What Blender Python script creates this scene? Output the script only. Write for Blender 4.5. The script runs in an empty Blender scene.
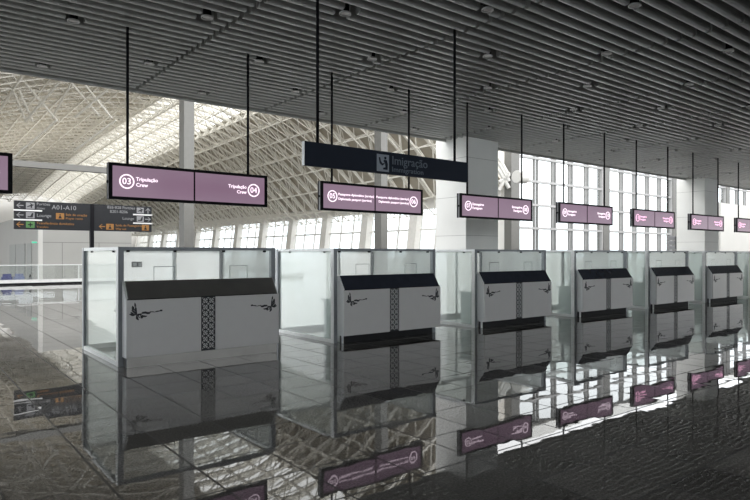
import bpy, math, random
from mathutils import Vector
random.seed(4)
PI = math.pi
scene = bpy.context.scene
COL = bpy.context.collection
scene.view_settings.view_transform = 'Standard'
scene.view_settings.look = 'None'
scene.view_settings.exposure = 0.22
scene.cycles.use_denoising = True
scene.cycles.max_bounces = 10
scene.cycles.diffuse_bounces = 4
scene.cycles.glossy_bounces = 5
scene.cycles.transparent_max_bounces = 24
scene.cycles.sample_clamp_indirect = 6.0
scene.cycles.caustics_reflective = False
scene.cycles.caustics_refractive = False

# ---------------------------------------------------------------- materials
def newmat(name):
    m = bpy.data.materials.new(name); m.use_nodes = True
    nt = m.node_tree
    for n in list(nt.nodes): nt.nodes.remove(n)
    out = nt.nodes.new('ShaderNodeOutputMaterial')
    return m, nt, out

def pbr(name, col, rough=0.5, metal=0.0, vary=0.06, scale=6.0, spec=0.5, emis=None, es=0.0, bump=0.0, ior=1.5):
    m, nt, out = newmat(name)
    b = nt.nodes.new('ShaderNodeBsdfPrincipled')
    tc = nt.nodes.new('ShaderNodeTexCoord')
    nz = nt.nodes.new('ShaderNodeTexNoise'); nz.inputs['Scale'].default_value = scale; nz.inputs['Detail'].default_value = 4
    nt.links.new(tc.outputs['Object'], nz.inputs['Vector'])
    mr = nt.nodes.new('ShaderNodeMapRange')
    mr.inputs['From Min'].default_value = 0.3; mr.inputs['From Max'].default_value = 0.7
    mr.inputs['To Min'].default_value = 1 - vary; mr.inputs['To Max'].default_value = 1 + vary
    nt.links.new(nz.outputs['Fac'], mr.inputs['Value'])
    vm = nt.nodes.new('ShaderNodeVectorMath'); vm.operation = 'SCALE'
    vm.inputs[0].default_value = col[:3]
    nt.links.new(mr.outputs['Result'], vm.inputs['Scale'])
    nt.links.new(vm.outputs['Vector'], b.inputs['Base Color'])
    b.inputs['Roughness'].default_value = rough
    b.inputs['Metallic'].default_value = metal
    b.inputs['Specular IOR Level'].default_value = spec
    b.inputs['IOR'].default_value = ior
    if emis:
        b.inputs['Emission Color'].default_value = (*emis, 1); b.inputs['Emission Strength'].default_value = es
    if bump:
        bp = nt.nodes.new('ShaderNodeBump'); bp.inputs['Strength'].default_value = bump; bp.inputs['Distance'].default_value = 0.01
        nt.links.new(nz.outputs['Fac'], bp.inputs['Height']); nt.links.new(bp.outputs['Normal'], b.inputs['Normal'])
    nt.links.new(b.outputs['BSDF'], out.inputs['Surface'])
    return m

def srgb(r, g, b):
    f = lambda c: (c/255/12.92) if c/255 <= 0.04045 else ((c/255+0.055)/1.055)**2.4
    return (f(r), f(g), f(b))

def glassmat(name, tint=(0.9, 0.97, 0.94), haze=0.15, hazecol=(0.72, 0.8, 0.77), rough=0.0, refl=1.0, trl=0.5):
    """thin sheet: clear + mirror by fresnel, with a share of frosting that scatters light"""
    m, nt, out = newmat(name)
    tr = nt.nodes.new('ShaderNodeBsdfTransparent'); tr.inputs['Color'].default_value = (*tint, 1)
    di = nt.nodes.new('ShaderNodeBsdfDiffuse'); di.inputs['Color'].default_value = (*hazecol, 1)
    tl = nt.nodes.new('ShaderNodeBsdfTranslucent'); tl.inputs['Color'].default_value = (*hazecol, 1)
    m0 = nt.nodes.new('ShaderNodeMixShader'); m0.inputs[0].default_value = trl
    nt.links.new(di.outputs[0], m0.inputs[1]); nt.links.new(tl.outputs[0], m0.inputs[2])
    m1 = nt.nodes.new('ShaderNodeMixShader')
    tc = nt.nodes.new('ShaderNodeTexCoord'); nz = nt.nodes.new('ShaderNodeTexNoise'); nz.inputs['Scale'].default_value = 0.8
    nt.links.new(tc.outputs['Object'], nz.inputs['Vector'])
    mr = nt.nodes.new('ShaderNodeMapRange'); mr.inputs['To Min'].default_value = haze*0.9; mr.inputs['To Max'].default_value = min(1, haze*1.1)
    nt.links.new(nz.outputs['Fac'], mr.inputs['Value']); nt.links.new(mr.outputs[0], m1.inputs[0])
    nt.links.new(tr.outputs[0], m1.inputs[1]); nt.links.new(m0.outputs[0], m1.inputs[2])
    gl = nt.nodes.new('ShaderNodeBsdfGlossy'); gl.inputs['Roughness'].default_value = rough; gl.inputs['Color'].default_value = (refl, refl, refl, 1)
    lw = nt.nodes.new('ShaderNodeFresnel'); lw.inputs['IOR'].default_value = 1.45
    # fresnel independent of facing side
    ge = nt.nodes.new('ShaderNodeNewGeometry')
    dt = nt.nodes.new('ShaderNodeVectorMath'); dt.operation = 'DOT_PRODUCT'
    nt.links.new(ge.outputs['Incoming'], dt.inputs[0]); nt.links.new(ge.outputs['Normal'], dt.inputs[1])
    ab = nt.nodes.new('ShaderNodeMath'); ab.operation = 'ABSOLUTE'; nt.links.new(dt.outputs['Value'], ab.inputs[0])
    on = nt.nodes.new('ShaderNodeMath'); on.operation = 'SUBTRACT'; on.inputs[0].default_value = 1; nt.links.new(ab.outputs[0], on.inputs[1])
    pw = nt.nodes.new('ShaderNodeMath'); pw.operation = 'POWER'; pw.inputs[1].default_value = 5; nt.links.new(on.outputs[0], pw.inputs[0])
    ma = nt.nodes.new('ShaderNodeMath'); ma.operation = 'MULTIPLY_ADD'; ma.inputs[1].default_value = 0.85; ma.inputs[2].default_value = 0.06
    nt.links.new(pw.outputs[0], ma.inputs[0])
    nt.nodes.remove(lw)
    m2 = nt.nodes.new('ShaderNodeMixShader'); nt.links.new(ma.outputs[0], m2.inputs[0])
    nt.links.new(m1.outputs[0], m2.inputs[1]); nt.links.new(gl.outputs[0], m2.inputs[2])
    nt.links.new(m2.outputs[0], out.inputs['Surface'])
    return m

def floormat():
    m, nt, out = newmat('polished_granite')
    N = nt.nodes.new; L = nt.links.new
    tc = N('ShaderNodeTexCoord'); b = N('ShaderNodeBsdfPrincipled')
    T = 0.605
    mp = N('ShaderNodeMapping'); mp.inputs['Location'].default_value = (-1.165/T, -4.49/T, 0); mp.inputs['Scale'].default_value = (1/T, 1/T, 1/T)
    L(tc.outputs['Object'], mp.inputs['Vector'])
    fr = N('ShaderNodeVectorMath'); fr.operation = 'FRACTION'; L(mp.outputs[0], fr.inputs[0])
    fl = N('ShaderNodeVectorMath'); fl.operation = 'FLOOR'; L(mp.outputs[0], fl.inputs[0])
    sp = N('ShaderNodeSeparateXYZ'); L(fr.outputs[0], sp.inputs[0])
    def edge(ch):
        s = N('ShaderNodeMath'); s.operation = 'SUBTRACT'; s.inputs[1].default_value = 0.5; L(sp.outputs[ch], s.inputs[0])
        a = N('ShaderNodeMath'); a.operation = 'ABSOLUTE'; L(s.outputs[0], a.inputs[0]); return a
    ex, ey = edge(0), edge(1)
    mx = N('ShaderNodeMath'); mx.operation = 'MAXIMUM'; L(ex.outputs[0], mx.inputs[0]); L(ey.outputs[0], mx.inputs[1])
    gj = N('ShaderNodeMath'); gj.operation = 'GREATER_THAN'; gj.inputs[1].default_value = 0.487; L(mx.outputs[0], gj.inputs[0])
    wn = N('ShaderNodeTexWhiteNoise'); wn.noise_dimensions = '2D'; L(fl.outputs[0], wn.inputs['Vector'])
    # speckle of the stone
    n1 = N('ShaderNodeTexNoise'); n1.inputs['Scale'].default_value = 55; n1.inputs['Detail'].default_value = 6; n1.inputs['Roughness'].default_value = 0.75
    L(tc.outputs['Object'], n1.inputs['Vector'])
    n2 = N('ShaderNodeTexNoise'); n2.inputs['Scale'].default_value = 1.6; n2.inputs['Detail'].default_value = 5
    L(tc.outputs['Object'], n2.inputs['Vector'])
    cr = N('ShaderNodeValToRGB'); cr.color_ramp.elements[0].position = 0.35; cr.color_ramp.elements[1].position = 0.68
    cr.color_ramp.elements[0].color = (*FLOOR_A, 1); cr.color_ramp.elements[1].color = (*FLOOR_B, 1)
    L(n1.outputs['Fac'], cr.inputs[0])
    tv = N('ShaderNodeMath'); tv.operation = 'MULTIPLY_ADD'; tv.inputs[1].default_value = 0.5; tv.inputs[2].default_value = 0.75; L(wn.outputs['Value'], tv.inputs[0])
    t2 = N('ShaderNodeMath'); t2.operation = 'MULTIPLY_ADD'; t2.inputs[1].default_value = 0.7; t2.inputs[2].default_value = 0.65; L(n2.outputs['Fac'], t2.inputs[0])
    t3 = N('ShaderNodeMath'); t3.operation = 'MULTIPLY'; L(tv.outputs[0], t3.inputs[0]); L(t2.outputs[0], t3.inputs[1])
    sc = N('ShaderNodeVectorMath'); sc.operation = 'SCALE'; L(cr.outputs[0], sc.inputs[0]); L(t3.outputs[0], sc.inputs['Scale'])
    mc = N('ShaderNodeMix'); mc.data_type = 'RGBA'; L(gj.outputs[0], mc.inputs['Factor']); L(sc.outputs[0], mc.inputs['A']); mc.inputs['B'].default_value = (0.012, 0.012, 0.012, 1)
    L(mc.outputs['Result'], b.inputs['Base Color'])
    # each tile lies a hair out of level, the polish is a little wavy
    ws = N('ShaderNodeVectorMath'); ws.operation = 'SUBTRACT'; ws.inputs[1].default_value = (0.5, 0.5, 0.5); L(wn.outputs['Color'], ws.inputs[0])
    wk = N('ShaderNodeVectorMath'); wk.operation = 'SCALE'; wk.inputs['Scale'].default_value = 0.0042; L(ws.outputs[0], wk.inputs[0])
    n3 = N('ShaderNodeTexNoise'); n3.inputs['Scale'].default_value = 1.9; n3.inputs['Detail'].default_value = 2; L(tc.outputs['Object'], n3.inputs['Vector'])
    bp = N('ShaderNodeBump'); bp.inputs['Strength'].default_value = 1.0; bp.inputs['Distance'].default_value = 0.0010; L(n3.outputs['Fac'], bp.inputs['Height'])
    bp2 = N('ShaderNodeBump'); bp2.inputs['Strength'].default_value = 0.02; bp2.inputs['Distance'].default_value = 0.0002; L(n1.outputs['Fac'], bp2.inputs['Height']); L(bp.outputs[0], bp2.inputs['Normal'])
    ad = N('ShaderNodeVectorMath'); ad.operation = 'ADD'; L(bp2.outputs[0], ad.inputs[0]); L(wk.outputs[0], ad.inputs[1])
    nm = N('ShaderNodeVectorMath'); nm.operation = 'NORMALIZE'; L(ad.outputs[0], nm.inputs[0]); L(nm.outputs[0], b.inputs['Normal'])
    rr = N('ShaderNodeMath'); rr.operation = 'MULTIPLY_ADD'; rr.inputs[1].default_value = 0.09; rr.inputs[2].default_value = -0.035; L(n2.outputs['Fac'], rr.inputs[0])
    rj = N('ShaderNodeMath'); rj.operation = 'MULTIPLY_ADD'; rj.inputs[1].default_value = 0.5; L(gj.outputs[0], rj.inputs[0]); L(rr.outputs[0], rj.inputs[2])
    L(rj.outputs[0], b.inputs['Roughness'])
    b.inputs['IOR'].default_value = 1.45
    L(b.outputs[0], out.inputs['Surface'])
    return m

def emit(name, col, s):
    m, nt, out = newmat(name)
    b = nt.nodes.new('ShaderNodeBsdfPrincipled'); b.inputs['Base Color'].default_value = (0.03, 0.025, 0.03, 1)
    b.inputs['Roughness'].default_value = 0.25
    tc = nt.nodes.new('ShaderNodeTexCoord'); nz = nt.nodes.new('ShaderNodeTexNoise'); nz.inputs['Scale'].default_value = 1.0
    nt.links.new(tc.outputs['Object'], nz.inputs['Vector'])
    mr = nt.nodes.new('ShaderNodeMapRange'); mr.inputs['To Min'].default_value = s*0.9; mr.inputs['To Max'].default_value = s*1.1
    nt.links.new(nz.outputs['Fac'], mr.inputs['Value']); nt.links.new(mr.outputs[0], b.inputs['Emission Strength'])
    b.inputs['Emission Color'].default_value = (*col, 1)
    nt.links.new(b.outputs[0], out.inputs['Surface'])
    return m

FLOOR_A = (0.06, 0.059, 0.056); FLOOR_B = (0.235, 0.228, 0.215)
M = dict(
    floor=floormat(),
    slat=pbr('ceiling_slat_paint', (0.50, 0.51, 0.50), 0.22, vary=0.05, spec=.9),
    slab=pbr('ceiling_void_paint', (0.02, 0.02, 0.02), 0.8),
    fascia=pbr('fascia_paint', (0.45, 0.45, 0.43), 0.5),
    beamc=pbr('grey_beam_paint', (0.10, 0.099, 0.092), 0.5),
    colm=pbr('column_cladding', (0.80, 0.80, 0.77), 0.45, vary=0.03, scale=1.5),
    steel_white=pbr('white_steel', (0.85, 0.83, 0.79), 0.5, vary=0.04),
    lattice=pbr('roof_bar_paint', (0.86, 0.83, 0.76), 0.55, vary=0.04),
    deck=pbr('roof_deck', (0.50, 0.455, 0.375), 0.8, vary=0.12, scale=0.8),
    wall=pbr('white_wall', (0.70, 0.69, 0.66), 0.6, vary=0.03, scale=0.7),
    bwall=pbr('pale_grey_panel', (0.42, 0.415, 0.395), 0.5, vary=0.03, scale=0.7),
    bdoor=pbr('grey_door', (0.34, 0.35, 0.34), 0.5),
    seam=pbr('dark_seam', (0.20, 0.20, 0.19), 0.6),
    mull=pbr('window_aluminium', (0.30, 0.30, 0.30), 0.6, spec=.2),
    alu=pbr('pale_aluminium', (0.80, 0.82, 0.82), 0.4, metal=0.1, scale=20),
    alu_shaded=pbr('shaded_aluminium_frame', (0.20, 0.215, 0.23), 0.35, metal=0.4, scale=20),  # same aluminium as the pale side rails, darkened to paint its shaded faces
    front=pbr('white_laminate', (0.66, 0.655, 0.65), 0.30, vary=0.015),
    cheek=pbr('white_laminate_edge', (0.82, 0.83, 0.84), 0.35, vary=0.015),
    navy=pbr('dark_navy_panel', (0.030, 0.036, 0.052), 0.25, vary=0.1),
    stain_lit_panel=pbr('stainless_and_lit_panel', (0.34, 0.335, 0.32), 0.30, metal=0.85, vary=0.08, scale=3),
    plinth=pbr('dark_plinth', (0.02, 0.021, 0.023), 0.6, spec=.2),
    black=pbr('black_metal', (0.006, 0.006, 0.008), 0.6, spec=.15),
    case=pbr('sign_side_grey', (0.20, 0.20, 0.21), 0.4),
    ink=pbr('dark_emblem', (0.012, 0.014, 0.02), 0.4),
    motif=pbr('light_motif', (0.55, 0.56, 0.56), 0.4),
    navysign=pbr('navy_sign_face', (0.012, 0.018, 0.032), 0.6, spec=.2),
    navytext=pbr('dim_blue_lettering', (0.12, 0.15, 0.19), 0.5),
    navyicon=pbr('dim_grey_icon', (0.32, 0.36, 0.42), 0.5),
    dsign=pbr('charcoal_sign_face', (0.022, 0.023, 0.026), 0.6, spec=.2),
    dtext=pbr('grey_lettering', (0.22, 0.22, 0.23), 0.5),
    dorange=pbr('orange_lettering', (0.27, 0.125, 0.03), 0.5),
    dgreen=pbr('green_icon', (0.07, 0.18, 0.06), 0.5),
    dwhite=pbr('white_strip', (0.70, 0.70, 0.70), 0.5),
    blue=pbr('blue_upholstery', (0.035, 0.04, 0.20), 0.6),
    pblue=pbr('pale_blue_upholstery', (0.22, 0.25, 0.42), 0.6),
    exitg=emit('green_exit_face', (0.10, 0.75, 0.45), 0.8),
    screen=emit('mauve_screen', (0.295, 0.185, 0.265), 0.66),
    white=emit('lit_lettering', (1.0, 0.80, 0.93), 1.25),
    pink=emit('lit_pink_lettering', (1.0, 0.52, 0.74), 1.25),
    lens=pbr('lamp_lens', (0.9, 0.9, 0.88), 0.25),
    ring=pbr('lamp_ring', (0.55, 0.55, 0.55), 0.3, metal=0.3),
    apron=pbr('concrete_apron', (0.55, 0.55, 0.54), 0.9),
    g_side=glassmat('side_glass', (0.90, 0.97, 0.94), 0.34, (0.86, 0.93, 0.90), trl=.5),
    g_far=glassmat('frosted_side_glass', (0.90, 0.96, 0.94), 0.85, (0.95, 0.98, 0.97), trl=.85),
    g_front=glassmat('front_glass', (0.95, 0.98, 0.97), 0.22, (0.80, 0.84, 0.84)),
    g_back=glassmat('frosted_back_glass', (0.90, 0.95, 0.94), 0.92, (0.97, 0.98, 0.975), rough=0.2, trl=.85),
    g_etch=glassmat('etched_outline', (0.6, 0.65, 0.65), 0.7, (0.45, 0.48, 0.48)),
    g_sky=glassmat('skylight_glass', (0.72, 0.73, 0.72), 0.05, (0.8, 0.8, 0.78)),
    g_win=glassmat('window_glass', (0.66, 0.68, 0.68), 0.02, (0.8, 0.8, 0.8)),
    g_rail=glassmat('balustrade_glass', (0.97, 0.985, 0.98), 0.03, (0.7, 0.78, 0.76)),
)

# ---------------------------------------------------------------- mesh helpers
class MB:
    def __init__(s): s.v = []; s.f = []
    def box(s, x0, x1, y0, y1, z0, z1):
        n = len(s.v)
        s.v += [(x0,y0,z0),(x1,y0,z0),(x1,y1,z0),(x0,y1,z0),(x0,y0,z1),(x1,y0,z1),(x1,y1,z1),(x0,y1,z1)]
        s.f += [tuple(n+i for i in q) for q in ((3,2,1,0),(4,5,6,7),(0,1,5,4),(1,2,6,5),(2,3,7,6),(3,0,4,7))]
        return s
    def tube(s, a, b, r, k=6, r2=None):
        a = Vector(a); b = Vector(b); d = (b-a)
        if d.length < 1e-6: return s
        d.normalize(); t = Vector((0,0,1)) if abs(d.z) < 0.9 else Vector((1,0,0))
        p = d.cross(t).normalized(); q = d.cross(p); n = len(s.v); r2 = r if r2 is None else r2
        for c, rr in ((a, r), (b, r2)):
            for i in range(k):
                w = 2*PI*i/k + PI/k
                s.v.append(tuple(c + p*math.cos(w)*rr + q*math.sin(w)*rr))
        for i in range(k):
            j = (i+1) % k; s.f.append((n+i, n+k+i, n+k+j, n+j))
        s.f.append(tuple(n+i for i in range(k))); s.f.append(tuple(n+k+i for i in reversed(range(k))))
        return s
    def prism_x(s, pts, x0, x1):      # pts (y,z) counter-clockwise seen from +x
        n = len(s.v); k = len(pts)
        s.v += [(x0, y, z) for y, z in pts] + [(x1, y, z) for y, z in pts]
        for i in range(k):
            j = (i+1) % k; s.f.append((n+i, n+j, n+k+j, n+k+i))
        s.f.append(tuple(n+i for i in reversed(range(k)))); s.f.append(tuple(n+k+i for i in range(k)))
        return s
    def prism_y(s, pts, y0, y1):      # flat shape (x,z) extruded along y
        n = len(s.v); k = len(pts)
        s.v += [(x, y0, z) for x, z in pts] + [(x, y1, z) for x, z in pts]
        for i in range(k):
            j = (i+1) % k; s.f.append((n+i, n+j, n+k+j, n+k+i))
        s.f.append(tuple(n+i for i in reversed(range(k)))); s.f.append(tuple(n+k+i for i in range(k)))
        return s
    def ring_y(s, cx, cz, r0, r1, y0, y1, k=28, a0=0, a1=2*PI):
        n = len(s.v); full = abs(a1-a0-2*PI) < 1e-6; m = k if full else k+1
        for i in range(m):
            w = a0+(a1-a0)*i/k; c, d = math.cos(w), math.sin(w)
            s.v += [(cx+r0*c, y0, cz+r0*d), (cx+r1*c, y0, cz+r1*d), (cx+r1*c, y1, cz+r1*d), (cx+r0*c, y1, cz+r0*d)]
        for i in range(k):
            a = n+4*i; b = n+4*((i+1) % m)
            for p, q in ((0,1),(1,2),(2,3),(3,0)): s.f.append((a+p, b+p, b+q, a+q))
        return s
    def build(s, name, mat, parent=None, smooth=False, bevel=0.0):
        me = bpy.data.meshes.new(name); me.from_pydata(s.v, [], s.f); me.update()
        me.materials.append(mat if not isinstance(mat, str) else M[mat])
        o = bpy.data.objects.new(name, me); COL.objects.link(o)
        if parent: o.parent = parent
        if smooth:
            for p in me.polygons: p.use_smooth = True
        if bevel:
            b = o.modifiers.new('edge', 'BEVEL'); b.width = bevel; b.segments = 2; b.limit_method = 'ANGLE'
        return o

def tag(o, label, cat, group=None, kind=None):
    o['label'] = label; o['category'] = cat
    if group: o['group'] = group
    if kind: o['kind'] = kind
    return o
def empty(name, loc): 
    o = bpy.data.objects.new(name, None); COL.objects.link(o); o.location = loc; o.empty_display_size = 0.2; return o
def struct(o, label=None, cat=None):
    o['kind'] = 'structure'
    if label: o['label'] = label
    o['category'] = cat or 'structure'
    return o

_tx = {}
def text_obj(name, s, size, x, y, z, mat, parent, align='LEFT', bold=0.0, thick=0.002, width=None):
    key = (s, round(size, 4), align, bold, width)
    if key not in _tx:
        cu = bpy.data.curves.new('t', 'FONT'); cu.body = s; cu.size = size; cu.align_x = align; cu.align_y = 'CENTER'
        cu.extrude = thick; cu.offset = bold*size; cu.resolution_u = 3
        t = bpy.data.objects.new('t', cu); COL.objects.link(t)
        dg = bpy.context.evaluated_depsgraph_get(); dg.update()
        me = bpy.data.meshes.new_from_object(t.evaluated_get(dg))
        bpy.data.objects.remove(t); bpy.data.curves.remove(cu)
        if width:
            xs = [v.co.x for v in me.vertices]; k = width/(max(xs)-min(xs))
            for v in me.vertices: v.co.x *= k
        _tx[key] = me
    me = _tx[key].copy(); me.materials.clear(); me.materials.append(M[mat]); me.name = name
    o = bpy.data.objects.new(name, me); COL.objects.link(o); o.parent = parent
    o.location = (x, y, z); o.rotation_euler = (PI/2, 0, 0)
    return o

# ---------------------------------------------------------------- camera
H = 1.60
UPW = 3500
cam = bpy.data.cameras.new('camera'); cam.lens = 610/750*36; cam.sensor_width = 36; cam.clip_end = 500; cam.shift_y = 4.2/750
co = bpy.data.objects.new('camera', cam); COL.objects.link(co)
co.location = (0, 0, H); co.rotation_euler = (PI/2, 0, -math.radians(38.2)); scene.camera = co

# ---------------------------------------------------------------- world light
w = bpy.data.worlds.new('sky'); scene.world = w; w.use_nodes = True
nt = w.node_tree; bg = nt.nodes['Background']
tc = nt.nodes.new('ShaderNodeTexCoord'); sx = nt.nodes.new('ShaderNodeSeparateXYZ'); nt.links.new(tc.outputs['Generated'], sx.inputs[0])
rp = nt.nodes.new('ShaderNodeValToRGB'); nt.links.new(sx.outputs['Z'], rp.inputs[0])
rp.color_ramp.elements[0].position = 0.0; rp.color_ramp.elements[0].color = (0.82, 0.88, 0.93, 1)
rp.color_ramp.elements[1].position = 0.35; rp.color_ramp.elements[1].color = (1.0, 1.0, 1.0, 1)
nt.links.new(rp.outputs[0], bg.inputs['Color']); bg.inputs['Strength'].default_value = 3.5

# ---------------------------------------------------------------- floor and ground
U_W = 29.8        # slanted window wall
V_C = 24.0        # colonnade / window wall
fm = MB(); fm.v = [(-45,-30,0),(95,-30,0),(95,V_C,0),(U_W,V_C,0),(U_W,110,0),(-45,110,0)]; fm.f = [(0,1,2,3,4,5)]
struct(fm.build('floor', 'floor'), 'polished dark granite tile floor')
gm = MB(); gm.v = [(U_W,V_C,-0.3),(250,V_C,-0.3),(250,260,-0.3),(U_W,260,-0.3)]; gm.f = [(0,1,2,3)]
struct(gm.build('ground', 'apron'), 'pale concrete apron outside the windows')

# ---------------------------------------------------------------- low slatted ceiling
V_E = 13.22
lights = []
for j in range(-3, 7):
    v = 4.43 + 1.36*j
    for k in range(-6, 16):
        u = 8.08 - 1.5*j + 3.05*k
        if -6 < u < 46: lights.append((u, v))
SL = 0.2306
prof = [(-.054,.20),(-.056,.05),(-.048,.020),(-.028,.004),(0,0),(.028,.004),(.048,.020),(.056,.05),(.054,.20)]
cm = MB()
for k in range(-66, 42):
    vs = 3.79 + SL*k
    if vs > V_E-0.06: continue
    near = sorted(u for u, v in lights if abs(v-vs) < 0.115+0.02)
    for s in range(-9, 17):
        a = 3.95 + 2.98*s + 0.034; b = 3.95 + 2.98*(s+1) - 0.034
        segs = [(a, b)]
        for u in near:
            new = []
            for p, q in segs:
                if p < u-0.13 and u+0.13 < q: new += [(p, u-0.13), (u+0.13, q)]
                elif p < u+0.13 < q and u-0.13 <= p: new.append((u+0.13, q))
                elif p < u-0.13 < q and u+0.13 >= q: new.append((p, u-0.13))
                else: new.append((p, q))
            segs = new
        for p, q in segs:
            cm.prism_x([(vs+y, 5.04+z) for y, z in prof], p, q)
struct(cm.build('ceiling', 'slat'), 'dark grey ceiling of long rounded slats', 'ceiling')
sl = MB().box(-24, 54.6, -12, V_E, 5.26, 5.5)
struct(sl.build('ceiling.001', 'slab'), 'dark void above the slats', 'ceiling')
fa = MB().box(-24, 54.6, V_E, V_E+.05, 5.01, 5.7)
struct(fa.build('trim_1', 'fascia'), 'pale edge trim of the slatted ceiling', 'trim')

def downlight(u, v):
    t = empty('downlight', (u, v, 5.046))
    r = MB(); k = 18
    n = 0
    for i in range(k):
        w = 2*PI*i/k; c, s = math.cos(w), math.sin(w)
        r.v += [(.068*c,.068*s,0),(.086*c,.086*s,-.004),(.086*c,.086*s,.022),(.068*c,.068*s,.02)]
    for i in range(k):
        a = 4*i; b = 4*((i+1) % k)
        for p, q in ((0,1),(1,2),(3,0)): r.f.append((a+p, b+p, b+q, a+q))
    ro = r.build('lamp_ring', 'ring', t, smooth=True)
    l = MB()
    for i in range(k):
        w = 2*PI*i/k; l.v.append((.069*math.cos(w), .069*math.sin(w), .012))
    l.v.append((0,0,-.004)); 
    for i in range(k): l.f.append((i, (i+1) % k, k))
    l.build('lens', 'lens', t, smooth=True)
    MB().tube((0,0,.022), (0,0,.16), .06, 12).build('lamp_can', 'black', t, smooth=True)
    return t
proto = None
R0 = (0.7858, 0.6185)
for u, v in lights:
    cx = .7858*u-.6185*v; cy = .6185*u+.7861*v
    if cy < 1: continue
    px = 375+610*cx/cy; py = 254-610*3.44/cy
    if not (-5 < px < 755 and py > -5 and v < V_E-0.2): continue
    if proto is None:
        t = proto = downlight(u, v)
    else:
        t = proto.copy(); COL.objects.link(t); t.location = (u, v, 5.046)
        for c in proto.children:
            d = c.copy(); COL.objects.link(d); d.parent = t
    tag(t, 'small round unlit downlight set between the grey ceiling slats', 'downlight', 'round downlights in the slatted ceiling')

# ---------------------------------------------------------------- booths
U0, SP, VF, VB = 2.49, 3.693, 9.05, 11.15
WB = 2.51; DB = VB-VF; HB = 1.705

def frame_bar(parent, name, x0, x1, y0, y1, z0, z1, mat):
    return MB().box(x0, x1, y0, y1, z0, z1).build(name, mat, parent)

def booth(u0, label):
    t = empty('glass_booth', (u0, VF, 0)); tag(t, label, 'booth', 'glass booths in a row')
    p = .075
    for x, m in ((0, 'alu_shaded'), (WB-p, 'alu_shaded')):
        frame_bar(t, 'post', x, x+p, 0, p, 0, HB, m)
        frame_bar(t, 'post', x, x+p, DB-p, DB, 0, HB, 'alu_shaded')
    frame_bar(t, 'top_rail', p, WB-p, 0, p, HB-.045, HB, 'alu_shaded')
    frame_bar(t, 'top_rail', p, WB-p, DB-p, DB, HB-.045, HB, 'alu_shaded')
    for x in (0, WB-p):
        frame_bar(t, 'side_top_rail', x+.0, x+p, p, DB-p, HB-.05, HB, 'alu')
        frame_bar(t, 'side_bottom_rail', x+.0, x+p, p, DB-p, 0, .06, 'alu')
    for x in (-.006, WB+.001):
        frame_bar(t, 'lit_edge_stile', x, x+.005, 0, p+.02, 0, HB, 'alu')  # pale strips paint the light falling on the post sides
        frame_bar(t, 'lit_edge_stile', x, x+.005, DB-.02, DB+.01, 0, HB, 'alu')
    # glass
    def pane(name, mat, x0, x1, y0, y1, z0, z1):
        if x0 == x1: vs = [(x0,y0,z0),(x0,y1,z0),(x0,y1,z1),(x0,y0,z1)]
        else: vs = [(x0,y0,z0),(x1,y0,z0),(x1,y0,z1),(x0,y0,z1)]
        b = MB(); b.v = vs; b.f = [(0,1,2,3)]; return b.build(name, mat, t)
    pane('side_pane', 'g_side', .03, .03, p, DB-p, .06, HB-.05)
    pane('side_pane', 'g_far', WB-.03, WB-.03, p, DB-p, .06, HB-.05)
    fp = pane('front_pane', 'g_front', p, WB-p, .03, .03, 1.2, HB-.045)
    for a, b_ in ((.50, .82), (1.70, 2.01)):
        e = MB(); n = 0
        e.v = [(a,.022,1.22),(a+.012,.022,1.22),(a+.012,.022,1.41),(b_-.012,.022,1.41),(b_-.012,.022,1.22),(b_,.022,1.22),(b_,.022,1.422),(a,.022,1.422)]
        e.f = [(0,1,2,7),(7,2,3,6),(6,3,4,5)]
        e.build('counter_slot', 'g_etch', fp)
    pane('back_pane', 'g_back', p, 1.52, DB-.03, DB-.03, .08, HB-.045)
    pane('back_pane', 'g_back', 1.60, WB-p, DB-.03, DB-.03, .08, HB-.045)
    frame_bar(t, 'door_post', 1.52, 1.58, DB-.05, DB-.01, 0, HB-.045, 'alu')
    frame_bar(t, 'back_bottom_rail', p, WB-p, DB-p, DB, 0, .08, 'alu')
    cl = MB()
    for x in (.14, .82, 1.60, 2.32): cl.box(x-.02, x+.02, .012, .045, HB-.075, HB-.045)
    for y in (.35, 1.6):
        cl.box(.015, .045, y-.02, y+.02, HB-.08, HB-.05)
    cl.build('glass_clip', 'black', t)
    return t

def emblem(parent, x, z, s, mirror):
    """winged bird motif with a long tail"""
    sc = .443/470.0
    shapes = [
        [(262,135),(272,150),(280,190),(268,180),(256,185),(255,150)],
        [(268,195),(285,215),(292,290),(280,290),(262,245)],
        [(228,180),(245,195),(262,250),(240,235),(222,235),(218,205)],
        [(215,245),(240,245),(262,262),(280,292),(262,292),(232,268)],
        [(205,265),(228,275),(245,292),(222,290),(200,280)],
        [(186,297),(215,290),(285,300),(262,315),(232,325),(205,314)],
        [(286,305),(300,320),(305,345),(318,385),(300,382),(278,362)],
        [(300,302),(345,300),(362,318),(345,325),(322,320),(330,345),(352,362),(322,352)],
        [(345,325),(370,335),(380,352),(362,368),(345,350)],
        [(362,318),(400,328),(438,335),(420,348),(388,350),(370,335)],
        [(362,296),(380,276),(420,272),(452,282),(484,286),(470,306),(440,308),(420,300),(390,300)],
        [(484,286),(500,272),(540,274),(560,280),(590,268),(620,268),(635,256),(660,262),(655,280),(630,278),(600,282),(560,287),(520,284)],
    ]
    m = MB()
    for sh in shapes:
        mx = sum(p[0] for p in sh)/len(sh); my = sum(p[1] for p in sh)/len(sh)
        pts = [((mx+(px-mx)*1.2-185)*sc, -(my+(py-my)*1.22-135)*sc) for px, py in sh]
        if mirror: pts = [(.443-a, b) for a, b in pts][::-1]
        m.prism_y([(x+a, z+b) for a, b in pts], -.003, .001)
    return m.build('bird_emblem', 'ink', parent)

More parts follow.
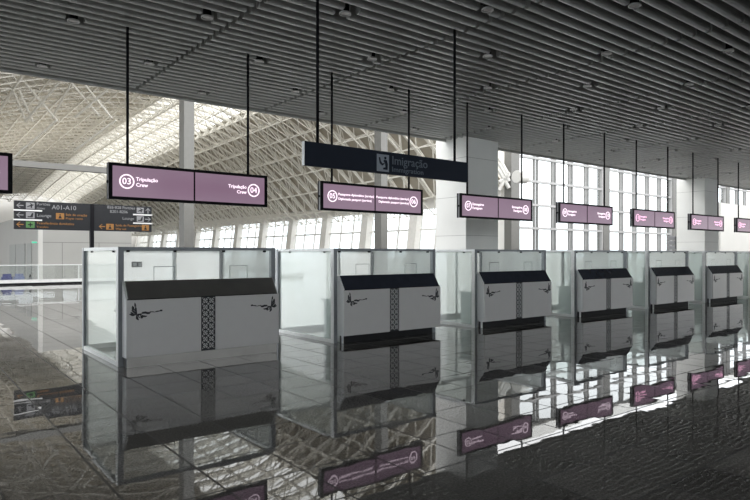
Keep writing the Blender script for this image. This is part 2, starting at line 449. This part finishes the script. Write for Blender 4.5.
def counter(u0, label, first):
    t = empty('immigration_counter', (u0, 0, 0)); tag(t, label, 'counter', 'immigration counters'); t.scale = (1, 1, 1.02)
    vf = 8.85
    a, b, c, d = (.05 if first else .09), 1.14, 1.37, 2.465
    # carcass: cheeks + core with the side profile
    def cheek(x0, x1):
        MB().prism_x([(vf+.035,.135),(vf+.035,.945),(9.045,1.185),(9.045,.135)], x0, x1).build('side_cheek', 'cheek', t)
    cheek(a, a+.03); cheek(d-.03, d)
    inner = MB().box(a+.10, d-.10, 9.13, 9.32, 0.0, 1.15)
    inner.build('inner_carcass', 'cheek', t)
    MB().box(a+.06, d-.06, 9.112, 9.36, 1.15, 1.18).build('inner_shelf', 'cheek', t, bevel=.004)
    MB().box(a+.06, d-.06, 9.34, 9.70, .72, .75).build('desk_top', 'cheek', t, bevel=.004)
    dl = MB(); dl.box(a+.10, a+.13, 9.34, 9.66, .0, .72); dl.box(d-.13, d-.10, 9.34, 9.66, 0, .72)
    dl.build('desk_support', 'cheek', t)
    MB().box(a+.03, d-.03, vf+.035, 9.045, .14, .93).build('front_core', 'plinth', t)
    # two big white fronts
    f1 = MB().box(a, b, vf, vf+.03, .138, .935).build('front_panel', 'front', t, bevel=.004)
    f2 = MB().box(c, d, vf, vf+.03, .138, .935).build('front_panel', 'front', t, bevel=.004)
    e1 = emblem(f1, a+.045, .895, 1, False); e1.location = (0, vf, 0)
    e2 = emblem(f2, d-.045-.443, .895, 1, True); e2.location = (0, vf, 0)
    # pattern strip
    st = MB().box(b+.004, c-.004, vf+.008, vf+.03, .138, .935).build('pattern_strip', 'ink', t)
    mo = MB(); n = 8; zz0, zz1 = .165, .925; cell = (zz1-zz0)/n; xc = (b+c)/2
    for i in range(n):
        for s in (-1, 1):
            cx = xc + s*.048; cz = zz0+cell*(i+.5); y0, y1 = vf+.004, vf+.01
            for q in range(4):
                w = q*PI/2
                mo.ring_y(cx, cz, .022, .038, y0, y1, 5, w+.22, w+PI/2-.22)
            mo.box(cx-.016, cx+.016, y0, y1, cz-.005, cz+.005); mo.box(cx-.005, cx+.005, y0, y1, cz-.016, cz+.016)
            for sx_ in (-1, 1):
                for sz_ in (-1, 1):
                    ex, ez = cx+sx_*.041, cz+sz_*.041
                    mo.prism_y([(ex-.010, ez), (ex, ez-.010), (ex+.010, ez), (ex, ez+.010)], y0, y1)
    mo.build('strip_motif', 'motif', st)
    # sloping dark face
    sp = MB().prism_x([(vf+.010,.948),(vf+.030,.940),(9.040,1.180),(9.020,1.190)][::-1], a-.005 if False else a+.032, d-.032)
    sp.build('sloping_panel', 'stain_lit_panel' if first else 'navy', t)  # same dark panel everywhere; the first is greyed to paint its light reflection
    MB().box(a+.02, d-.02, vf+.012, vf+.034, .934, .948).build('shadow_gap', 'black', t)
    # plinth
    if first:
        MB().box(a+.02, d-.03, vf+.022, 9.04, 0, .134).build('plinth', 'stain_lit_panel', t)
    else:
        MB().box(a+.03, d-.10, vf+.145, 9.04, 0, .134).build('plinth', 'plinth', t)
        f = MB().box(a+.03, a+.055, vf+.105, vf+.145, 0, .135); f.build('foot', 'alu', t)
    return t

pairs = ['01 and 02', '03 and 04', '05 and 06', '07 and 08', '09 and 10', '11 and 12', '13 and 14', '15 and 16']
for i, n in enumerate(range(-1, 7)):
    u0 = U0 + SP*n - (0.27 if n == -1 else 0)
    booth(u0, 'glass-walled booth with grey frame behind the counter under sign %s' % pairs[i])
    if n > -1:
        counter(u0, 'white two-panel immigration counter with bird emblems under sign %s' % pairs[i], n == 0)
# counter 01/02 lies left of the frame: only its booth's corner post shows

# small grey box on the back glass of the first booth
ic = empty('intercom', (U0+.87, VF+DB-.07, 1.42)); tag(ic, 'small grey intercom box on the glass of the booth under sign 03 and 04', 'intercom')
MB().box(-.085,.085,-.02,.02,-.05,.05).build('box_body', 'case', ic, bevel=.006)
MB().box(-.07,-.01,-.025,-.02,-.03,.03).build('speaker_grille', 'ring', ic)
MB().box(.02,.07,-.025,-.02,-.03,.03).build('call_button', 'alu', ic)

# ---------------------------------------------------------------- numbered hanging signs
VS = 9.59; ZB, ZT = 2.425, 2.975
def num_sign(n, ul, wd, left, right, lt, rt, far):
    t = empty('hanging_sign', (ul, VS, 0))
    tag(t, 'mauve lit hanging sign numbered %s and %s on two black rods' % (left, right), 'sign', 'numbered signs hanging over the counters')
    th = .10; bw, bt = .055, .045
    MB().box(.004, wd-.004, .012, th, ZB+.004, ZT-.004).build('casing', 'case', t)
    fr = MB()
    fr.box(0, bw, 0, .03, ZB, ZT); fr.box(wd-bw, wd, 0, .03, ZB, ZT)
    fr.box(bw, wd-bw, 0, .03, ZB, ZB+bt); fr.box(bw, wd-bw, 0, .03, ZT-bt, ZT)
    fr.box(wd/2-.012, wd/2+.012, 0, .03, ZB+bt, ZT-bt)
    fr.box(0, .03, th-.02, th+.01, ZB, ZT); fr.box(0, wd, th-.02, th+.01, ZT-.03, ZT+.001)
    fr.build('bezel', 'black', t)
    s1 = MB().box(bw, wd/2-.012, .006, .02, ZB+bt, ZT-bt).build('display_panel', 'screen', t)
    s2 = MB().box(wd/2+.012, wd-bw, .006, .02, ZB+bt, ZT-bt).build('display_panel', 'screen', t)
    kn = MB(); kn.tube((-.012, .06, (ZB+ZT)/2-.01), (.004, .06, (ZB+ZT)/2-.01), .022, 10); kn.build('side_knob', 'black', t)
    mt = 'pink' if far else 'white'
    zc = 2.703
    for pan, cx, num, lines, al in ((s1, .262, left, lt, 'LEFT'), (s2, wd-.262, right, rt, 'RIGHT')):
        r = MB().ring_y(cx, zc, .092, .112, -.001, .006); r.build('number_ring', mt, pan)
        text_obj('number', num, .135, cx, .003, zc, mt, pan, 'CENTER', 0.012, width=.125)
        dx = .135 if al == 'LEFT' else -.135
        for li, ln in enumerate(lines):
            text_obj('lettering', ln, .078 if len(ln) < 20 else .062, cx+dx, .003, zc+.045-.088*li, mt, pan, al, 0.022,
                     width=(None if len(ln) < 20 else (.86 if li == 0 else .80)))
    for x in (.29, wd-.34):
        MB().tube((x, .065, ZT-.01), (x, .065, 5.25), .021, 10).build('suspension_rod', 'black', t, smooth=True)
    return t
crew = (['Tripulação', 'Crew'],)*2
dipl = (['Passaporte diplomático (serviço)', 'Diplomatic passport (service)'],)*2
fore = (['Estrangeiros', 'Foreigners'],)*2
uls = [-1.38, 2.50, 6.26, 9.99, 13.70, 17.41, 21.12, 24.84]
nums = [('01','02'),('03','04'),('05','06'),('07','08'),('09','10'),('11','12'),('13','14'),('15','16')]
for i, (ul, (a, b)) in enumerate(zip(uls, nums)):
    tt = crew if i < 2 else (dipl if i == 2 else fore)
    num_sign(i, ul, 2.64 if i < 2 else 2.585, a, b, tt[0], tt[1], i >= 5)

# ---------------------------------------------------------------- Imigração sign
t = empty('header_sign', (4.10, 6.66, 0)); tag(t, 'long dark navy hanging sign with pictogram reading Imigração', 'sign')
Z0, Z1, WI = 2.735, 3.045, 3.01
brd = MB().box(0, WI, 0, .06, Z0, Z1).build('board', 'navysign', t)
MB().box(-.004, 0, .0, .06, Z0, Z1).build('edge_strip', 'alu', t)
icx = 1.17
ico = MB().box(icx, icx+.22, -.006, 0, 2.76, 3.00); ico.build('pictogram_plate', 'navyicon', brd, bevel=.01)
pm = MB(); q = lambda px, pz: (icx+px*.22, 2.76+pz*.24)
pm.ring_y(*q(.68, .80), 0.0, .020, -.010, -.006, 12)
pm.prism_y([q(.52,.62), q(.60,.70), q(.80,.68), q(.88,.45), q(.86,.12), q(.52,.12), q(.50,.22), q(.70,.26), q(.66,.50)], -.010, -.006)
pm.prism_y([q(.15,.80), q(.25,.82), q(.32,.58), q(.45,.46), q(.62,.52), q(.60,.44), q(.42,.34), q(.22,.48)], -.010, -.006)
pm.build('officer_pictogram', 'navysign', brd)
text_obj('lettering', 'Imigração', .17, icx+.27, -.003, 2.93, 'navytext', brd, 'LEFT', .004, width=.68)
text_obj('lettering', 'Immigration', .10, icx+.27, -.003, 2.805, 'navytext', brd, 'LEFT', .004, width=.60)
for x in (.215, 2.74):
    MB().tube((x, .03, Z1-.01), (x, .03, 5.25), .02, 10).build('suspension_rod', 'black', t, smooth=True)

# ---------------------------------------------------------------- directional sign on pole
VD = 19.8
t = empty('directional_sign', (2.64, VD, 0)); tag(t, 'charcoal wayfinding sign with arrows and gate names on a black pole', 'sign')
WD, D0, D1 = 3.83, 2.31, 3.12
bd = MB().box(0, WD, 0, .10, D0, D1).build('board', 'dsign', t)
MB().box(2.00, 2.10, -.02, .12, 0, D1).build('pole', 'black', t)
rh = (D1-D0)/3
for r in (1, 2):
    MB().box(-.02, .70, -.012, 0, D1-rh*r-.02, D1-rh*r+.02).build('divider_strip', 'dwhite', bd)
    MB().box(WD-.58, WD+.02, -.012, 0, D1-rh*r-.02, D1-rh*r+.02).build('divider_strip', 'dwhite', bd)
def arrow(x, z, s, ang, mat):
    m = MB(); pts1 = [(-.5,0),(-.05,.4),(.08,.4),(-.28,.07),(.5,.07),(.5,-.07),(-.28,-.07),(.08,-.4),(-.05,-.4)]
    c, d = math.cos(ang), math.sin(ang)
    m.prism_y([(x+s*(a*c-b*d), z+s*(a*d+b*c)) for a, b in pts1][::-1], -.006, 0); m.build('arrow', mat, bd)
def icon(x, z, mat, kind):
    m = MB().box(x-.11, x+.11, -.006, 0, z-.09, z+.09).build('pictogram_plate', mat, bd, bevel=.01)
    g = MB()
    if kind == 'plane':
        g.prism_y([(x-.08,z-.02),(x+.02,z+.03),(x-.02,z+.07),(x+.01,z+.07),(x+.06,z+.035),(x+.09,z+.04),(x+.09,z+.02),(x+.05,z),(x+.04,z-.06),(x+.01,z-.06),(x+.01,z-.015),(x-.08,z-.04)][::-1], -.009, -.006)
    elif kind == 'seat':
        g.prism_y([(x-.07,z-.06),(x-.07,z-.03),(x,z-.03),(x+.04,z+.06),(x+.08,z+.06),(x+.06,z-.06)][::-1], -.009, -.006)
    elif kind == 'cross':
        g.box(x-.06,x+.06,-.009,-.006,z-.015,z+.015); g.box(x-.015,x+.015,-.009,-.006,z-.06,z+.06)
    else:
        g.ring_y(x, z+.04, 0, .02, -.009, -.006, 10); g.prism_y([(x-.045,z-.065),(x+.045,z-.065),(x+.02,z+.01),(x-.02,z+.01)], -.009, -.006)
    g.build('pictogram', 'dsign', m)
zr = [D1-rh*(i+.5) for i in range(3)]
for z, m in zip(zr, ('dtext','dtext','dorange')): arrow(.14, z, .18, 0, m)
icon(.40, zr[0], 'dtext', 'plane'); icon(.40, zr[1], 'dtext', 'seat'); icon(.40, zr[2], 'dgreen', 'cross')
T = lambda s, sz, x, z, m, al='LEFT': text_obj('lettering', s, sz, x, -.003, z, m, bd, al, .005)
T('Portões', .11, .56, zr[0]+.06, 'dtext'); T('Gates', .09, .56, zr[0]-.06, 'dtext'); T('A01-A10', .18, .95, zr[0]-.02, 'dtext')
T('Lounge', .13, .56, zr[1], 'dtext'); icon(1.17, zr[1], 'dorange', 'man'); T('Sala de oração', .10, 1.32, zr[1]+.05, 'dorange'); T('Prayer room', .09, 1.32, zr[1]-.06, 'dorange')
T('Transferência doméstica', .10, .56, zr[2]+.05, 'dorange'); T('Transfers', .08, .56, zr[2]-.06, 'dorange')
arrow(WD-.12, zr[0], .18, -PI/2, 'dtext'); icon(WD-.36, zr[0], 'dtext', 'plane'); T('B26-B28 Portões', .12, WD-.52, zr[0]+.06, 'dtext', 'RIGHT'); T('B201-B206', .12, WD-.74, zr[0]-.07, 'dtext', 'RIGHT')
arrow(WD-.12, zr[1], .18, PI, 'dtext'); icon(WD-.36, zr[1], 'dtext', 'seat'); T('Lounge', .12, WD-.55, zr[1], 'dtext', 'RIGHT')
arrow(2.33, zr[2], .18, 0, 'dorange'); icon(2.56, zr[2], 'dorange', 'man'); T('Saída de Passageiros', .10, 2.72, zr[2]+.05, 'dorange'); T('Way out', .09, 2.72, zr[2]-.06, 'dorange')
icon(WD-.2, zr[2], 'dorange', 'man')

# ---------------------------------------------------------------- big clad columns
def big_column(u, name, lab):
    o = MB().box(u, u+1.42, 12.4, 13.66, 0, 5.25).build(name, 'colm'); struct(o, lab, 'column')
    s = MB()
    for z in (1.0, 2.15, 3.3, 4.45):
        s.box(u-.003, u+1.423, 12.397, 13.663, z, z+.012)
    s.build('joint_line', 'bwall', o)
big_column(13.15, 'wall_column', 'wide clad column behind the booths under signs 07 and 08')
big_column(28.65, 'wall_column.001', 'wide clad column in the far right of the hall')
# grey louvred speaker stack on the second column
t = empty('column_speaker', (28.78, 13.92, 1.8)); tag(t, 'grey louvred box stack fixed to the far clad column', 'speaker')
MB().box(-.05, .05, -.262, -.17, .05, .65).build('bracket', 'case', t)
for k in range(3):
    MB().box(-.12, .12, -.18, .18, .02+.23*k, .19+.23*k).build('louvred_box', 'case', t, bevel=.01)

# ---------------------------------------------------------------- colonnade, window wall at V_C
CS = 10.15
def cpos(k): return 9.13 + CS*k       # column left corner (u)
roofz = 9.4
for k in range(0, 7):
    u = cpos(k)
    o = MB().box(u, u+(.42 if k < 2 else .75), V_C, V_C+.55, 0, 9.2).build('wall_pillar', 'beamc'); struct(o, 'slender pale steel column of the hall', 'column')
o = MB().box(-30, cpos(0), V_C+.15, V_C+.4, 4.64, 4.85).build('wall_beam', 'beamc'); struct(o, 'grey horizontal beam left of the first slender column', 'beam')

WZ = [0, 1.68, 3.17, 4.65, 6.14, 7.62, 9.1]
uend = 95
wf = MB(); k = 2
u = cpos(2)+.42
for kk in range(2, 9):
    a = cpos(kk)+.75; b = cpos(kk+1)
    lowsolid = kk >= 5
    for i in range(1, 5):
        x = a+(b-a)*i/5
        wf.box(x-.19, x-.14, V_C+.1, V_C+.3, 5.8 if lowsolid else 0, 9.2); wf.box(x+.14, x+.19, V_C+.1, V_C+.3, 5.8 if lowsolid else 0, 9.2)
    for z in WZ:
        if lowsolid and z < 5: continue
        wf.box(a, b, V_C+.08, V_C+.3, z, z+.14)
    wf.box(a, a+.12, V_C+.05, V_C+.3, 0, 9.2); wf.box(b-.12, b, V_C+.05, V_C+.3, 0, 9.2)
wo = wf.build('window_1', 'mull'); struct(wo, 'tall gridded window wall behind the far booths', 'window')
g = MB(); g.v = [(cpos(2)+.42, V_C+.2, 0), (uend, V_C+.2, 0), (uend, V_C+.2, 9.2), (cpos(2)+.42, V_C+.2, 9.2)]; g.f = [(0,1,2,3)]
g.build('window_glass', 'g_win', wo)
o = MB().box(cpos(5)-1.9, uend, V_C-.25, V_C+.05, 0, 6.2).build('wall_right', 'bwall'); struct(o, 'pale wall under the far windows', 'wall')
o = MB().box(88, 88.3, -20, V_C, 0, 9).build('wall_end', 'wall'); struct(o, 'pale far end wall', 'wall')
o = MB().box(30, 90, V_C-.3, V_C+.6, 9.2, 9.8).build('trim_2', 'colm'); struct(o, 'beam over the window wall', 'trim')

# ---------------------------------------------------------------- slanted window wall at U_W
LE = .13
def P(u, v, z): return (U_W + u + LE*z, v, z)
piers = [27.2 + 5.9*k for k in range(0, 13)]
pm = MB()
def slab(m, v0, v1, z0, z1, d0, d1):
    n = len(m.v)
    m.v += [P(d0,v0,z0),P(d1,v0,z0),P(d1,v1,z0),P(d0,v1,z0),P(d0,v0,z1),P(d1,v0,z1),P(d1,v1,z1),P(d0,v1,z1)]
    m.f += [tuple(n+i for i in q) for q in ((3,2,1,0),(4,5,6,7),(0,1,5,4),(1,2,6,5),(2,3,7,6),(3,0,4,7))]
ZW = 5.0
for v in piers: slab(pm, v-.1, v+.75, 0, ZW+.1, -.5, .1)
slab(pm, 24.5, 100, ZW-.12, ZW+.75, -.25, .1)
for v in piers:
    for i in (1, 2):
        y = v+.65+(5.25)*i/3
        slab(pm, y-.06, y+.06, 0, ZW, -.06, .04)
slab(pm, 24.5, 100, 3.32, 3.46, -.1, .05)
slab(pm, 24.5, 100, 0, .3, -.15, .1)
so = pm.build('window_2', 'steel_white'); struct(so, 'leaning band of windows with pale piers along the hall', 'window')
g = MB(); g.v = [P(0,24.5,0), P(0,100,0), P(0,100,ZW), P(0,24.5,ZW)]; g.f = [(0,1,2,3)]
g.build('window_glass', 'g_win', so)

o = MB().box(U_W+.1, U_W+.4, 24.56, 27.1, 0, 9.2).build('wall_corner', 'wall'); struct(o, 'pale wall corner beside the leaning windows', 'wall')
# ---------------------------------------------------------------- roof
def rz(u, v):
    zc = 13.1 - 1.2*max(0, (v-30))/60 - 2.2*(max(0, v-55)/45)**2
    if u > 16: return max(5.35, zc - .041*(u-16)**2)
    return zc - .0155*(u-16)**2 if u > -2 else zc - .0155*324
S0, S1 = 15.2, 20.6
du = 1.35
us = [-8 + 1.5*i for i in range(0, 26)]; us = [u for u in us if u < 31]; us = us + [31.0]
vs_ = [24.8 + 1.5*i for i in range(0, 49)]
dk = MB(); sky = MB()
uu = sorted(set([round(x,2) for x in [-14+1.0*i for i in range(0,46)]] + [S0, S1]))
def addgrid(m, ua, lift=0.0):
    n0 = len(m.v)
    for v in vs_:
        for u in ua: m.v.append((u, v, rz(u, v)+lift))
    L_ = len(ua)
    for j in range(len(vs_)-1):
        for i in range(L_-1):
            m.f.append((n0+j*L_+i, n0+j*L_+i+1, n0+(j+1)*L_+i+1, n0+(j+1)*L_+i))
addgrid(dk, [u for u in uu if u <= S0], .35); addgrid(dk, [u for u in uu if u >= S1], .35)
o = dk.build('roof_deck', 'deck', smooth=True); struct(o, 'curved beige roof deck of the hall', 'roof')
addgrid(sky, [u for u in uu if S0 <= u <= S1], .35)
o = sky.build('window_3', 'g_sky', smooth=True); struct(o, 'long skylight strip in the curved roof', 'window')
# purlins under deck
pl = MB()
for v in [25.2+1.5*i for i in range(0, 49)]:
    for i in range(len(us)-1):
        a, b = us[i], us[i+1]
        rp_ = .21 if S0-1 < a < S1+1 else .12
        pl.tube((a, v, rz(a,v)+.12), (b, v, rz(b,v)+.12), rp_, 4)
o = pl.build('roof_purlins', 'lattice'); struct(o, 'curved purlins under the roof deck', 'roof')
# space frame
lt = MB(); dep = .95
def top(i, j): u = us[i]; v = vs_[j]; return (u, v, rz(u, v))
def bot(i, j):
    u = (us[i]+us[i+1])/2; v = (vs_[j]+vs_[j+1])/2; return (u, v, rz(u, v)-dep)
rr = .042
NU, NV = len(us), len(vs_)
for j in range(NV):
    for i in range(NU):
        if j < NV-1 and i % 2 == 0 and not S0-.5 < us[i] < S1+.5: lt.tube(top(i,j), top(i,j+1), rr, 4)
        if i < NU-1 and j < NV-1:
            b = bot(i,j)
            for (p, q) in ((i,j),(i+1,j),(i,j+1),(i+1,j+1)): lt.tube(b, top(p,q), rr*.85, 4)
            lt.tube(top(i,j), top(i+1,j+1) if (i+j) % 2 else top(i+1,j), rr*.8, 4)
            if i < NU-2: lt.tube(b, bot(i+1,j), rr, 4)
            if j < NV-2: lt.tube(b, bot(i,j+1), rr, 4)
            if i < NU-2 and j < NV-2 and (i*7+j*3) % 2: lt.tube(b, bot(i+1,j+1), rr*.8, 4)
o = lt.build('roof_lattice', 'lattice'); struct(o, 'white triangulated space frame under the hall roof', 'roof')

def pix(x, y, cy):       # point of the hall seen at that place, at depth cy
    cx = (x-375)/610*cy
    return (.7858*cx+.6185*cy, -.6185*cx+.7861*cy, H+(254-y)/610*cy)
# large inclined tubular struts nearest the opening
ts = MB()
for (x0,y0,x1,y1,r) in ((8,66,33,121,.06),(16,72,57,120,.06),(8,78,26,121,.05),(62,79,25,121,.06),(72,81,52,118,.05),(57,120,10,160,.05),(70,81,100,116,.05),(83,82,112,118,.05),(112,85,75,117,.06),(116,120,75,150,.05)):
    ts.tube(pix(x0,y0,31), pix(x1,y1,33), r, 6)
o = ts.build('roof_strut', 'lattice'); struct(o, 'larger inclined tubes of the roof frame at the left', 'roof')
# pipes behind the clad column
tp = MB()
for (x0,y0,x1,y1) in ((499,158,509,176),(499,163,509,181),(499,190,509,172),(499,182,509,176),(499,170,509,188)):
    tp.tube(pix(x0,y0,37), pix(x1,y1,37), .12, 8)
o = tp.build('roof_strut.001', 'bwall'); struct(o, 'pale tubular struts beside the slender column', 'roof')
c0 = pix(522,177,35.5); dr = MB(); dr.tube((c0[0]-.5,c0[1],c0[2]), (c0[0]+.3,c0[1],c0[2]), .36, 20)
o = dr.build('roof_duct', 'bwall'); struct(o, 'round white duct end beside the window wall', 'duct')

# far wall of the hall, then an unseen wall added to hold back daylight
o = MB().box(-30, 32, 99, 99.4, 0, 14).build('wall_back', 'wall'); struct(o, 'pale far wall of the hall', 'wall')
o = MB().box(-24, 92, -12.4, -12, 0, 3.2).build('wall_daylight_block', 'wall'); struct(o, 'pale wall added behind the viewer to hold back daylight', 'wall')
up = bpy.data.lights.new('roof_fill_light', 'AREA'); up.shape = 'RECTANGLE'; up.size = 60; up.size_y = 2; up.energy = UPW; up.color = (1, .97, .92)  # unseen fill lamp added above the low ceiling to brighten the hall roof
uo = bpy.data.objects.new('roof_fill_light', up); COL.objects.link(uo); uo.location = (12, 9, 7.2)
uo.rotation_euler = (math.radians(180-48), 0, 0)

# ---------------------------------------------------------------- pale kiosk block in the hall
bx0, bx1, bv0, bv1, bz = 6.75, 12.1, 41.0, 70.0, 4.15
o = MB().box(bx0, bx1, bv0, bv1, 0, bz).build('wall_kiosk', 'bwall'); struct(o, 'pale grey panelled block standing in the hall', 'building')
s = MB()
for z in (2.3,): s.box(bx0, bx1, bv0-.012, bv0, z, z+.03)
for u in (8.0, 10.1): s.box(u, u+.025, bv0-.012, bv0, 0, 2.3)
s.build('panel_seam', 'seam', o)
for k, (a, b) in enumerate(((49.7, 52.6), (45.8, 49.0), (43.4, 44.9))):
    d = MB().box(bx0-.05, bx0, a, b, 0, 2.3).build('door_panel', 'bdoor', o)
d = MB().box(bx0-.03, bx0+.2, bv0-.03, bv0+.2, 0, bz).build('corner_trim', 'wall', o)
ex = empty('exit_sign', (6.56, 41.3, 2.27)); tag(ex, 'small green exit sign at the corner of the pale grey block', 'sign')
MB().box(-.13,.13,0,.05,-.01,.09).build('lit_face', 'exitg', ex)
MB().box(-.14,.14,.05,.09,-.02,.10).build('housing', 'dwhite', ex)
MB().box(.12,.17,.05,.09,.02,.07).build('wall_bracket', 'dwhite', ex)

# ---------------------------------------------------------------- balustrade
t = empty('glass_balustrade', (-10, 36.6, 0)); tag(t, 'glass balustrade with steel handrail across the bright hall', 'railing')
LB = 24
MB().box(0, LB, -.06, -.02, -.001, .09).build('base_channel', 'black', t)
MB().box(0, LB, -.02, .25, 0, .26).build('kerb', 'dwhite', t)
gp = MB()
for i in range(12):
    a = 2*i+.01; gp.box(a, a+1.98, .05, .065, .26, 1.0)
gp.build('glass_panel', 'g_rail', t)
MB().tube((0, .058, 1.02), (LB, .058, 1.02), .03, 8).build('handrail', 'alu', t, smooth=True)
sp = MB()
for i in range(13): sp.tube((2*i, .09, .15), (2*i, .09, 1.02), .02, 6)
sp.build('baluster', 'alu', t)

# low armchairs beyond the balustrade
def armchair(u, v, m, lab, rz_):
    t = empty('lounge_chair', (u, v, 0)); tag(t, lab, 'chair', 'low lounge chairs behind the balustrade'); t.rotation_euler = (0,0,rz_); t.scale = (.58,.58,.84)
    MB().box(-.34,.34,-.3,.3,.14,.32).build('seat', m, t, bevel=.03)
    MB().box(-.34,.34,.2,.34,.32,.66).build('backrest', m, t, bevel=.03)
    MB().box(-.42,-.34,-.3,.34,.12,.48).build('armrest', m, t, bevel=.02)
    MB().box(.34,.42,-.3,.34,.12,.48).build('armrest', m, t, bevel=.02)
    for x in (-.3,.3):
        for y in (-.25,.28): MB().tube((x,y,0),(x,y,.14),.02,6).build('leg', 'black', t)
armchair(4.65, 37.5, 'blue', 'small dark blue chair behind the balustrade at the far left', PI)
armchair(5.22, 37.55, 'pblue', 'small pale blue chair between the dark blue one and the black floor stand', PI)
fs = empty('floor_stand', (5.75, 37.5, 0)); tag(fs, 'small black A-shaped floor stand right of the pale blue chair', 'stand')
MB().prism_y([(-.14,0),(-.10,0),(.02,.5),(-.02,.5)], -.05, .0).build('leg', 'black', fs)
MB().prism_y([(.14,0),(.02,.5),(-.02,.5),(.10,0)][::-1], -.05, .0).build('leg', 'black', fs)
MB().box(-.07,.07,-.06,-.05,.12,.36).build('sign_plate', 'case', fs)

kl = bpy.data.lights.new('left_roof_fill_light', 'AREA'); kl.shape = 'RECTANGLE'; kl.size = 4; kl.size_y = 24; kl.energy = 700; kl.color = (1, .97, .90)  # unseen fill lamp added on top of the block to lift the left roof
ko = bpy.data.objects.new('left_roof_fill_light', kl); COL.objects.link(ko); ko.location = (9.4, 54, 4.2); ko.rotation_euler = (PI, 0, 0)
